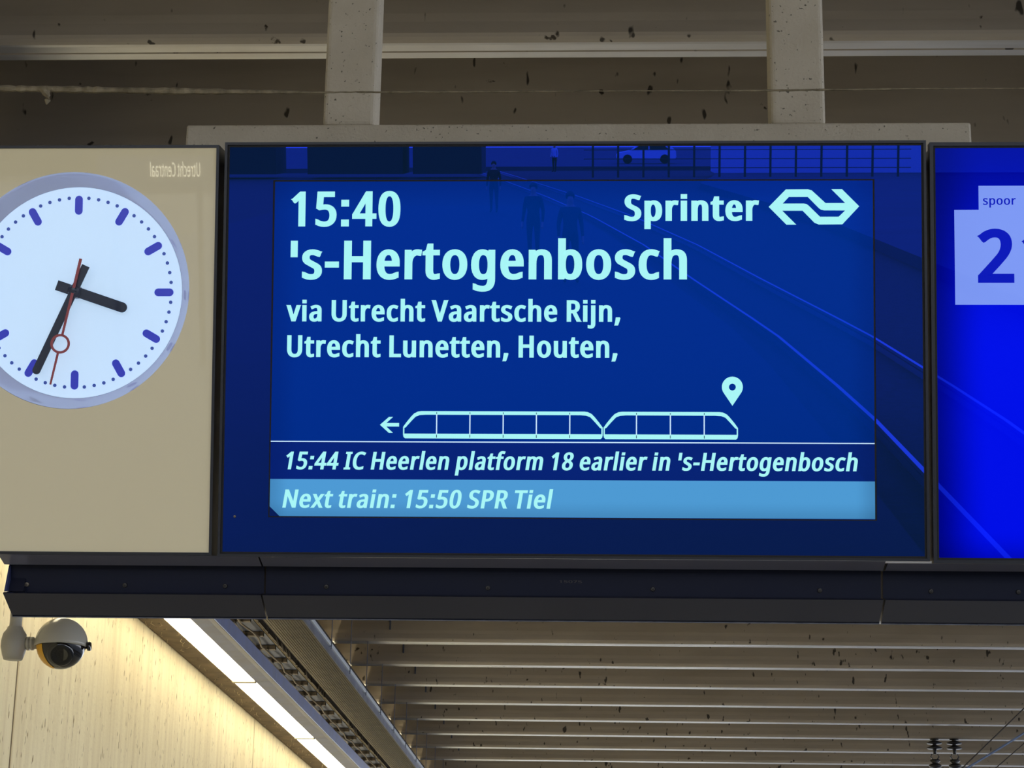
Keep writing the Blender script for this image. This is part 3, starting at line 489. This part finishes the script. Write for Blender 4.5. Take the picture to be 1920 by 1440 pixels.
# ------------------------------------------------------------------ strip lights along the wall top
m_lamp = mat('lamp_diffuser', (1, 1, 1), .4, emit=(1.0, .87, .58), estr=7.5)
m_house = mat('lamp_housing_grey', lin(104, 122, 176), .32, metal=.15, noise=(6, .5, lin(92, 100, 126)))
m_grime = mat('grimy_board', lin(128, 112, 88), .9, noise=(5, .7, lin(84, 72, 56)), fleck=(24, .66, lin(60, 50, 40)))
m_lint = mat('lint', lin(190, 175, 140), 1.0)
lampn = ['topmost strip light in view, right below the sign trough', 'middle strip light along the wall, between two diffuser joints', 'lowest strip light in view, running off the bottom of the picture']
LL = 3.15; first = None; YS = [15.47+LL*k for k in range(-2, 4)]
for k, y in enumerate(YS):
    r = empty('strip_light', (-2.73, y, 4.0))
    lab = {1: lampn[0], 2: lampn[1], 3: lampn[2], 0: 'nearest strip light, behind the clock and its trough', 4: 'first strip light below the lower edge of the picture'}.get(k, 'farthest strip light along the wall, well below the picture edge')
    tag(r, lab, 'light', 'strip lights along the wall')
    def lp(name, bm, mt): 
        o = obj(name, bm, mt, r); o.location = (2.73, 0, -4.0); return o
    if first is None:
        parts = [('diffuser', B(-2.815, -2.648, .006, LL-.066, 3.992, 4.022, .008, 2), m_lamp),
                 ('mounting_board', B(-2.985, -2.820, 0, LL, 4.004, 4.03), m_grime),
                 ('housing', P([(-2.646, 3.994), (-2.60, 4.000), (-2.55, 4.006), (-2.512, 4.004), (-2.506, 4.10), (-2.646, 4.10)], 'y', 0.002, LL-.002), m_house),
                 ('end_cap', B(-2.817, -2.646, LL-.065, LL-.003, 3.986, 4.03), m_post),
                 ('lip', T([(-2.506, .002, 4.0), (-2.506, LL-.002, 4.0)], .006, 8), m_edge)]
        first = [lp(n, b, mt) for n, b, mt in parts]
    else:
        for f in first:
            o = dup(f, r)
    if k in (1, 2, 3):
        bm = bmesh.new()
        for i in range(22):
            yy = rnd.uniform(0, LL); xx = rnd.uniform(-2.97, -2.83); h = rnd.uniform(.01, .035)
            tube(bm, [(xx, yy, 4.006), (xx+rnd.uniform(-.012, .012), yy+rnd.uniform(-.02, .02), 4.004-h*.6), (xx+rnd.uniform(-.02, .02), yy, 4.004-h)], [.002, .0016, .0006], 4)
        tag(lp('lint', bm, m_lint), kind='stuff')

# ------------------------------------------------------------------ cable ladder, trunking and ribbed duct
m_galv = mat('galvanised_blue', lin(116, 124, 146), .45, metal=.4, noise=(4, .7, lin(76, 82, 100)), streak=((3, 5, 12), .5, lin(70, 72, 84)))
m_tray = mat('tray_floor_paint', lin(50, 56, 72), .85, noise=(5, .7, lin(30, 32, 40)))
m_rust = mat('rusty_rung', lin(64, 55, 43), .85, noise=(9, .6, lin(40, 34, 28)))
m_duct = mat('duct_tan', lin(130, 120, 96), .7, noise=(7, .5, lin(98, 88, 70)), fleck=(26, .69, lin(56, 48, 36)), bump=.3, bump_scale=80)
m_edgeb = mat('painted_daylight_edge', lin(225, 234, 246), .35, noise=(5, .3, lin(190, 205, 225)))  # near-white colour paints in the daylight catching the duct lip
m_cable = mat('cable_black', lin(54, 50, 48), .6)
lad = tag(empty('cable_ladder', (-2.66, 6, 4.30)), 'galvanised cable ladder with rusty rungs beside the strip lights', 'cable ladder')
wput('side_rail', B(-2.805, -2.797, 6, 33, 4.30, 4.40), m_galv, lad)
wput('side_rail', B(-2.648, -2.640, 6, 33, 4.43, 4.62), m_galv, lad)
wput('tray_floor', B(-2.80, -2.648, 6, 33, 4.405, 4.412), m_tray, lad)
wput('side_rail', B(-2.648, -2.630, 6, 33, 4.42, 4.43), m_rust, lad)
rm = None
for i in range(50):
    y = 6.2+i*.59
    if rm is None:
        o = wput('rung', B(-2.80, -2.645, 0, .05, 4.37, 4.40), m_rust, lad); o.location.y += y; rm = o
    else:
        q = dup(rm, lad); q.location = rm.location; q.location.y = -6+y
bm = bmesh.new()
for i in range(60):
    y = rnd.uniform(12, 24); tube(bm, [(-2.635, y, 4.60), (-2.632, y+rnd.uniform(-.1, .1), 4.5), (-2.62, y+rnd.uniform(-.2, .2), 4.40)], .004, 4)
tag(wput('cable_ties', bm, m_cable, lad), kind='stuff')
for j, (xx, zz, rr_, lab) in enumerate(((-2.755, 4.350, .009, 'black cable strapped under the cable ladder, nearest the lights'), (-2.690, 4.351, .007, 'thinner rusty brown cable strapped under the cable ladder'))):
    pts = [(xx+rnd.uniform(-.018, .018), 6.2+i*.295, zz-(.0 if i % 2 == 0 else rnd.uniform(.0, .02))) for i in range(90)]
    tag(obj('cable', T(pts, rr_, 6), m_cable if j != 1 else m_rust), lab, 'cable', 'cables on the ladder')
duct = tag(empty('ribbed_duct', (-2.33, 6, 4.30)), 'long tan ribbed duct with a pale blue daylit edge, running away under the beams', 'duct')
prof = []; n = 14
for i in range(n):
    x = -2.470+i*(.272/n); prof += [(x, 4.300), (x+.012, 4.300), (x+.013, 4.304), (x+.0185, 4.304)]
prof += [(-2.198, 4.300), (-2.198, 4.315), (-2.470, 4.315)]
wput('underside', P(prof, 'y', 6, 33), m_duct, duct)
wput('side_flange', B(-2.199, -2.190, 6, 33, 4.296, 4.350), m_galv, duct)
wput('bounce_baffle', B(-2.478, -2.470, 6, 33, 4.300, 4.78), m_rust, duct)  # unseen sheet added up to the beams to block light bounced off the wall
lm = hm = None
for i, y in enumerate(beam_y):
    if not 7 < y < 32: continue
    if lm is None:
        lm = wput('edge_lip', B(-2.200, -2.172, 0, 1.10, 4.350, 4.380, .002, 1), m_edgeb, duct); lm.location.y += y-.10
        hm = wput('hanger_rod', T([(-2.175, 0, 4.33), (-2.175, 0, 4.801)], .0035, 6), m_galv, duct); hm.location.y += y-.13
        lm0, hm0 = y, y
    else:
        q = dup(lm, duct); q.location = (lm.location.x, -6+y-.10, lm.location.z)
        q = dup(hm, duct); q.location = (hm.location.x, -6+y-.13, hm.location.z)
st = None
for i, y in enumerate(beam_y):
    if not 12 < y < 34: continue
    if st is None: st = obj('vertical_batten', B(-1.99, -1.975, -.157, -.145, 4.90, 5.46), m_galv, ceiling); st.location.y = y
    else: q = dup(st, ceiling); q.location = (0, y, 0)

# ------------------------------------------------------------------ dome camera
m_domeg = mat('dome_grey_plastic', lin(176, 172, 160), .22, spec=.6)
m_pole = mat('pole_grey', lin(178, 174, 162), .4, noise=(10, .4, lin(150, 144, 130)))
m_black = mat('bubble_black', lin(26, 24, 24), .08, spec=.7)
m_lens = mat('lens_black', (.002, .002, .002), .05, spec=.8)
m_yel = mat('painted_yellow_reflection', lin(226, 168, 32), .35)  # a yellow reflection in the bubble, painted as a coloured band
DC = Vector((-2.385, 8.97, 3.146))
dc = tag(empty('dome_camera', DC), 'grey dome security camera hanging on a bent pole below the clock trough', 'camera')
def dput(name, bm, mt, sm=True, par=None):
    return obj(name, bm, mt, par or dc, sm)
Rr = .112
hood = [(Rr*sin(t), Rr*cos(t)) for t in [i*pi/2/12 for i in range(13)]]
dput('hood', lathe(bmesh.new(), [(0, Rr)]+hood[1:]+[(Rr+.001, -.012), (Rr-.004, -.014), (Rr-.006, -.002)], 40), m_domeg)
bub = [(.103*sin(t), -.006+.103*cos(t)) for t in [pi/2+i*pi/2/10 for i in range(11)]]
bb_ = dput('bubble', lathe(bmesh.new(), bub[:-1]+[(0, -.109)], 40), m_black)
d0 = (CAM-DC).normalized(); lensdir = Vector((d0.x*.9, d0.y, -.62)).normalized()
q = lensdir.to_track_quat('Z', 'Y').to_matrix().to_4x4()
lr = dput('lens', lathe(bmesh.new(), [(0, .106), (.030, .1055), (.034, .108), (.052, .103), (.056, .096)], 32, q), m_lens)
lr.location = (0, 0, -.006)
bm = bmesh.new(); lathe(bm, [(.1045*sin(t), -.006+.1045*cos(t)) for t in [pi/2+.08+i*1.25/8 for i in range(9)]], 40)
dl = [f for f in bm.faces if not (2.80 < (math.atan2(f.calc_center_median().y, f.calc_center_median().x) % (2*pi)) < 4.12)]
bmesh.ops.delete(bm, geom=dl, context='FACES'); dput('yellow_reflection', bm, m_yel)['label'] = 'yellow reflection coloured onto the left of the bubble'
dput('side_knob', lathe(bmesh.new(), [(0, .128), (.016, .128), (.019, .122), (.019, .112), (.010, .108), (.010, .098)], 16, Matrix.Rotation(pi/2, 4, 'Y')).copy() if False else
     lathe(bmesh.new(), [(0, .128), (.018, .128), (.020, .124), (.020, .116), (.010, .113), (.010, .100)], 16, Matrix.Translation((0, 0, -.01)) @ Matrix.Rotation(pi/2, 4, 'Y')), m_black)
px_ = -2.590-DC.x
dput('arm', lathe(bmesh.new(), [(.024, -.160), (.024, -.148), (.030, -.147), (.030, -.138), (.022, -.137), (.022, -.131), (.029, -.130), (.029, -.120), (.024, -.119), (.024, -.100)], 20, Matrix.Translation((0, 0, 0)) @ Matrix.Rotation(pi/2, 4, 'Y')), m_pole)
dput('elbow', lathe(bmesh.new(), [(0, -.070), (.040, -.070), (.047, -.050), (.056, -.015), (.056, .01), (.050, .04), (.035, .062), (.031, .072)], 28, Matrix.Translation((px_, 0, 0))), m_pole)
dput('pole', lathe(bmesh.new(), [(.028, .060), (.026, .09), (.026, 4.799-DC.z)], 20, Matrix.Translation((px_, 0, 0))), m_pole)

# ------------------------------------------------------------------ overhead-line fittings
m_ins = mat('insulator_dark', lin(40, 38, 40), .35)
m_wire = mat('wire_grey', lin(66, 62, 58), .6); m_bwire = mat('wire_blue_grey', lin(120, 136, 168), .4)
for k, (x, lab) in enumerate(((3.545, 'dark ribbed insulator under the far beams, the left of the pair'), (3.765, 'dark ribbed insulator under the far beams, the right of the pair'))):
    r = tag(empty('insulator', (x, 24.3, 4.8)), lab, 'insulator', 'insulators hanging from the far beams')
    prof = [(0, 0.0), (.05, 0), (.05, -.012)]
    for j in range(2): z = -.03-j*.055; prof += [(.022, z+.015), (.085-.02*(j == 0)*0, z-.012), (.082, z-.024), (.022, z-.026)]
    prof += [(.018, -.15), (.018, -.17), (0, -.17)]
    obj('shed_stack', lathe(bmesh.new(), prof, 20), m_ins, r, True)
    obj('shackle', T([(-.03, 0, -.165), (-.045, 0, -.20), (-.02, 0, -.235), (.02, 0, -.235), (.045, 0, -.20), (.03, 0, -.165)], .008, 6), m_edge, r)
    obj('clamp', lathe(bmesh.new(), [(0, -.225), (.05, -.23), (.06, -.25), (.03, -.27), (.07, -.29), (.07, -.31), (0, -.33)], 14), m_ins, r, True)
def wr(name, a, b, r, mt, lab, sag=0.0):
    pts = [tuple(Vector(a).lerp(Vector(b), t/16) - Vector((0, 0, sag*4*(t/16)*(1-t/16)))) for t in range(17)]
    tag(obj(name, T(pts, r, 6), mt), lab, 'wire')
wr('stay_wire', (3.93, 16.3, 4.802), (1.95, 16.0, 2.95), .005, m_wire, 'thin dark stay wire slanting down at the lower right, topmost')
wr('stay_wire', (4.30, 16.5, 4.802), (2.0, 16.25, 2.85), .004, m_wire, 'thin dark stay wire slanting at the lower right, between the other two', .02)
wr('feeder_cable', (4.46, 15.9, 4.802), (1.72, 15.7, 3.03), .009, m_bwire, 'pale blue-grey cable slanting across the lower right corner', .10)

# ------------------------------------------------------------------ what the glass mirrors: track, fence, car, people, name sign
m_rail = mat('rail_steel', lin(190, 194, 204), .35, metal=1.0)
for s, lab in ((-.70, 'curving steel rail mirrored in the board, nearer the platform'), (.70, 'curving steel rail mirrored in the board, farther from the platform')):
    bm = bmesh.new(); prev = None
    yy = [50-3*i for i in range(66)]
    rows = []
    for y in yy:
        x = track_x(y)+s
        rows.append([bm.verts.new((x-.026, y, -.17)), bm.verts.new((x-.026, y, -.13)), bm.verts.new((x+.026, y, -.13)), bm.verts.new((x+.026, y, -.17)), bm.verts.new((x+.01, y, -.20)), bm.verts.new((x+.014, y, -.30)), bm.verts.new((x-.014, y, -.30)), bm.verts.new((x-.01, y, -.20))])
    for a, b in zip(rows, rows[1:]):
        for i in range(8): bm.faces.new((a[i], a[(i+1) % 8], b[(i+1) % 8], b[i]))
    bmesh.ops.recalc_face_normals(bm, faces=bm.faces[:])
    tag(obj('rail', bm, m_rail), lab, 'rail')
m_fence = mat('fence_dark', lin(40, 42, 44), .7)
fe = tag(empty('fence', (3, -112, 0)), 'dark post-and-wire fence mirrored at the top of the departure board', 'fence')
for z in (.5, 1.0, 1.5): wput('wire_strand', T([(-2, -112, z), (16, -112, z)], .02, 4), m_fence, fe)
p0 = None
for i in range(13):
    x = -1.5+i*1.4
    if p0 is None: p0 = wput('fence_post', B(x-.06, x+.06, -112.06, -111.94, -.02, 1.8), m_fence, fe)
    else: q = dup(p0, fe); q.location = p0.location; q.location.x += i*1.4
m_bld = mat('dark_building', lin(30, 32, 38), .8)
for x0, x1, lab in ((-40, -20.5, 'dark block mirrored at the top left of the departure board'), (-18.6, -12.9, 'dark block mirrored left of the narrow bright slit'), (-12.3, -8.2, 'dark block mirrored right of the narrow bright slit')):
    bl = tag(empty('building', ((x0+x1)/2, -122, 0)), lab, 'building')
    wput('wall', B(x0, x1, -124, -120, 0, 3.0), m_bld, bl); wput('roof', B(x0-.1, x1+.1, -124.2, -119.8, 3.0, 3.2), m_fence, bl)
bl = tag(empty('building', (16, -122, 0)), 'pale low building mirrored at the top right of the departure board', 'building')
wput('wall', B(5.6, 30, -126, -121, 0, 3.6), mat('pale_wall', lin(200, 204, 212), .8), bl); wput('roof', B(5.5, 30.1, -126.1, -120.8, 3.6, 3.8), m_fence, bl)
# car
m_car = mat('car_white', lin(235, 238, 242), .25, spec=.6); m_cgl = mat('car_glass', lin(20, 24, 30), .1); m_tyre = mat('tyre', lin(24, 24, 24), .8)
car = tag(empty('car', (1.9, -150, 0)), 'white car mirrored at the top of the departure board', 'car')
side = [(-2.15, .35), (-2.2, .62), (-2.05, .80), (-1.15, .98), (-.45, 1.42), (.2, 1.50), (1.3, 1.47), (1.85, 1.20), (2.15, .95), (2.2, .45), (2.1, .32)]
bm = P(side, 'y', -.85, .85); bmesh.ops.bevel(bm, geom=[e for e in bm.edges], offset=.05, segments=2, affect='EDGES')
obj('body', bm, m_car, car, False)
for sgn in (-1, 1):
    obj('side_window', P([(-1.0, 1.0), (-.4, 1.36), (.15, 1.42), (.15, 1.0)], 'y', sgn*.86-.01, sgn*.86+.01), m_cgl, car)
    obj('side_window', P([(.25, 1.0), (.25, 1.42), (1.2, 1.39), (1.65, 1.05)], 'y', sgn*.86-.01, sgn*.86+.01), m_cgl, car)
    for x in (-1.35, 1.35):
        obj('wheel', lathe(bmesh.new(), [(0, -.10), (.2, -.10), (.33, -.09), (.34, 0), (.33, .09), (.2, .10), (0, .10)], 20, Matrix.Translation((x, sgn*.80, .34)) @ Matrix.Rotation(pi/2, 4, 'X')), m_tyre, car)
# people
m_skin = mat('skin', lin(196, 150, 124), .6); m_hair = mat('hair', lin(40, 30, 24), .7)
def person(x, y, z, rot, top, legs, label, sc=1.0):
    r = empty('person', (x, y, z)); r.rotation_euler = (0, 0, rot); r.scale = (sc, sc, sc)
    tag(r, label, 'person')
    J = {'pel': (0, 0, .95, .15, .11), 'wai': (0, 0, 1.10, .13, .10), 'che': (0, -.01, 1.32, .165, .115), 'nec': (0, -.01, 1.47, .055, .055), 'hea': (0, .0, 1.57, .075, .085), 'top': (0, 0, 1.68, .07, .08)}
    E_ = [('pel', 'wai'), ('wai', 'che'), ('che', 'nec'), ('nec', 'hea'), ('hea', 'top')]
    for s, k in ((-1, 'l'), (1, 'r')):
        J.update({'h'+k: (s*.09, 0, .88, .09, .09), 'k'+k: (s*.10, .03*s, .48, .06, .06), 'a'+k: (s*.105, -.02+.05*s, .09, .042, .042), 't'+k: (s*.115, .14+.05*s, .03, .038, .03),
                  's'+k: (s*.17, 0, 1.40, .062, .062), 'e'+k: (s*.225, -.02, 1.12, .043, .043), 'w'+k: (s*.235, .06, .89, .030, .030), 'm'+k: (s*.235, .08, .80, .038, .022)})
        E_ += [('pel', 'h'+k), ('h'+k, 'k'+k), ('k'+k, 'a'+k), ('a'+k, 't'+k), ('che', 's'+k), ('s'+k, 'e'+k), ('e'+k, 'w'+k), ('w'+k, 'm'+k)]
        for f in range(4):
            J['f%d%s' % (f, k)] = (s*.235, .055+f*.018, .73+.006*abs(f-1.5), .009, .009); E_.append(('m'+k, 'f%d%s' % (f, k)))
        J['th'+k] = (s*.225, .12, .77, .010, .010); E_.append(('m'+k, 'th'+k))
    names = list(J); me = bpy.data.meshes.new('body')
    me.from_pydata([J[n][:3] for n in names], [(names.index(a), names.index(b)) for a, b in E_], [])
    o = obj('body', me, None, r)
    for mt in (legs, top, m_skin): me.materials.append(mt)
    sk = o.modifiers.new('skin', 'SKIN')
    for i, n in enumerate(names): me.skin_vertices[0].data[i].radius = J[n][3:5]
    me.skin_vertices[0].data[0].use_root = True
    su = o.modifiers.new('sub', 'SUBSURF'); su.levels = su.render_levels = 1
    dg = bpy.context.evaluated_depsgraph_get(); me2 = bpy.data.meshes.new_from_object(o.evaluated_get(dg)); o.modifiers.clear(); o.data = me2
    me2.materials.clear()
    for mt in (legs, top, m_skin): me2.materials.append(mt)
    for p in me2.polygons:
        c = p.center; p.use_smooth = True
        p.material_index = 2 if c.z > 1.46 or (abs(c.x) > .19 and c.z < .90) else (1 if c.z > .93 else 0)
    bm = bmesh.new(); bmesh.ops.create_uvsphere(bm, u_segments=16, v_segments=10, radius=.1, matrix=Matrix.Translation((0, -.02, 1.665)) @ Matrix.Diagonal((.92, 1.05, .95, 1)))
    bmesh.ops.delete(bm, geom=[v for v in bm.verts if v.co.z < 1.60 or (v.co.y > .05 and v.co.z < 1.68)], context='VERTS')
    obj('hair', bm, m_hair, r, True)
    bm = bmesh.new(); bmesh.ops.create_cone(bm, segments=6, radius1=.014, radius2=.006, depth=.05, matrix=Matrix.Translation((0, .095, 1.60)))
    obj('nose', bm, m_skin, r, True)
    return r
m_dk = mat('dark_cloth', lin(26, 28, 34), .9); m_dk2 = mat('grey_cloth', lin(44, 46, 52), .9); m_wh = mat('white_cloth', lin(225, 228, 235), .8)
person(-1.90, -40, 0, .3, m_dk, m_dk, 'person in dark clothes on the platform, mirrored at the top centre of the screen')
person(-.95, -34, 0, -.2, m_dk2, m_dk, 'person in dark grey clothes on the platform, mirrored left of the lit railway emblem')
person(-4.30, -66, 0, .1, m_dk, m_dk2, 'person in dark clothes far along the platform, mirrored on the upper rim of the board')
person(-4.0, -124, 0, .5, m_wh, m_dk, 'person in a white top beside the track, mirrored on the upper rim of the board', 1.0)
# station name sign mirrored in the clock glass
m_sgn = mat('sign_grey', lin(60, 64, 84), .5); m_let = mat('sign_lettering', lin(250, 240, 210), .5, emit=lin(250, 238, 200), estr=2.2)
sg = tag(empty('station_name_sign', (-5.95, -20.0, 2.2)), 'grey station name sign with pale lettering, mirrored reversed in the clock glass', 'sign')
sg.rotation_euler = (pi/2, 0, pi)
obj('sign_panel', B(-.78, .70, -.02, .46, -.05, 0), m_sgn, sg)
lettering('station_name', "Utrecht Centraal", -.62, .02, .20, .18, .004, m_let, sg, 12, 6)
obj('sign_post', T([(-.6, 0, -.03), (-.6, -2.2, -.03)], .04, 8), m_sgn, sg); obj('sign_post', T([(.5, 0, -.03), (.5, -2.2, -.03)], .04, 8), m_sgn, sg)
for o in list(bpy.data.objects):
    if '_o' in o: del o['_o']
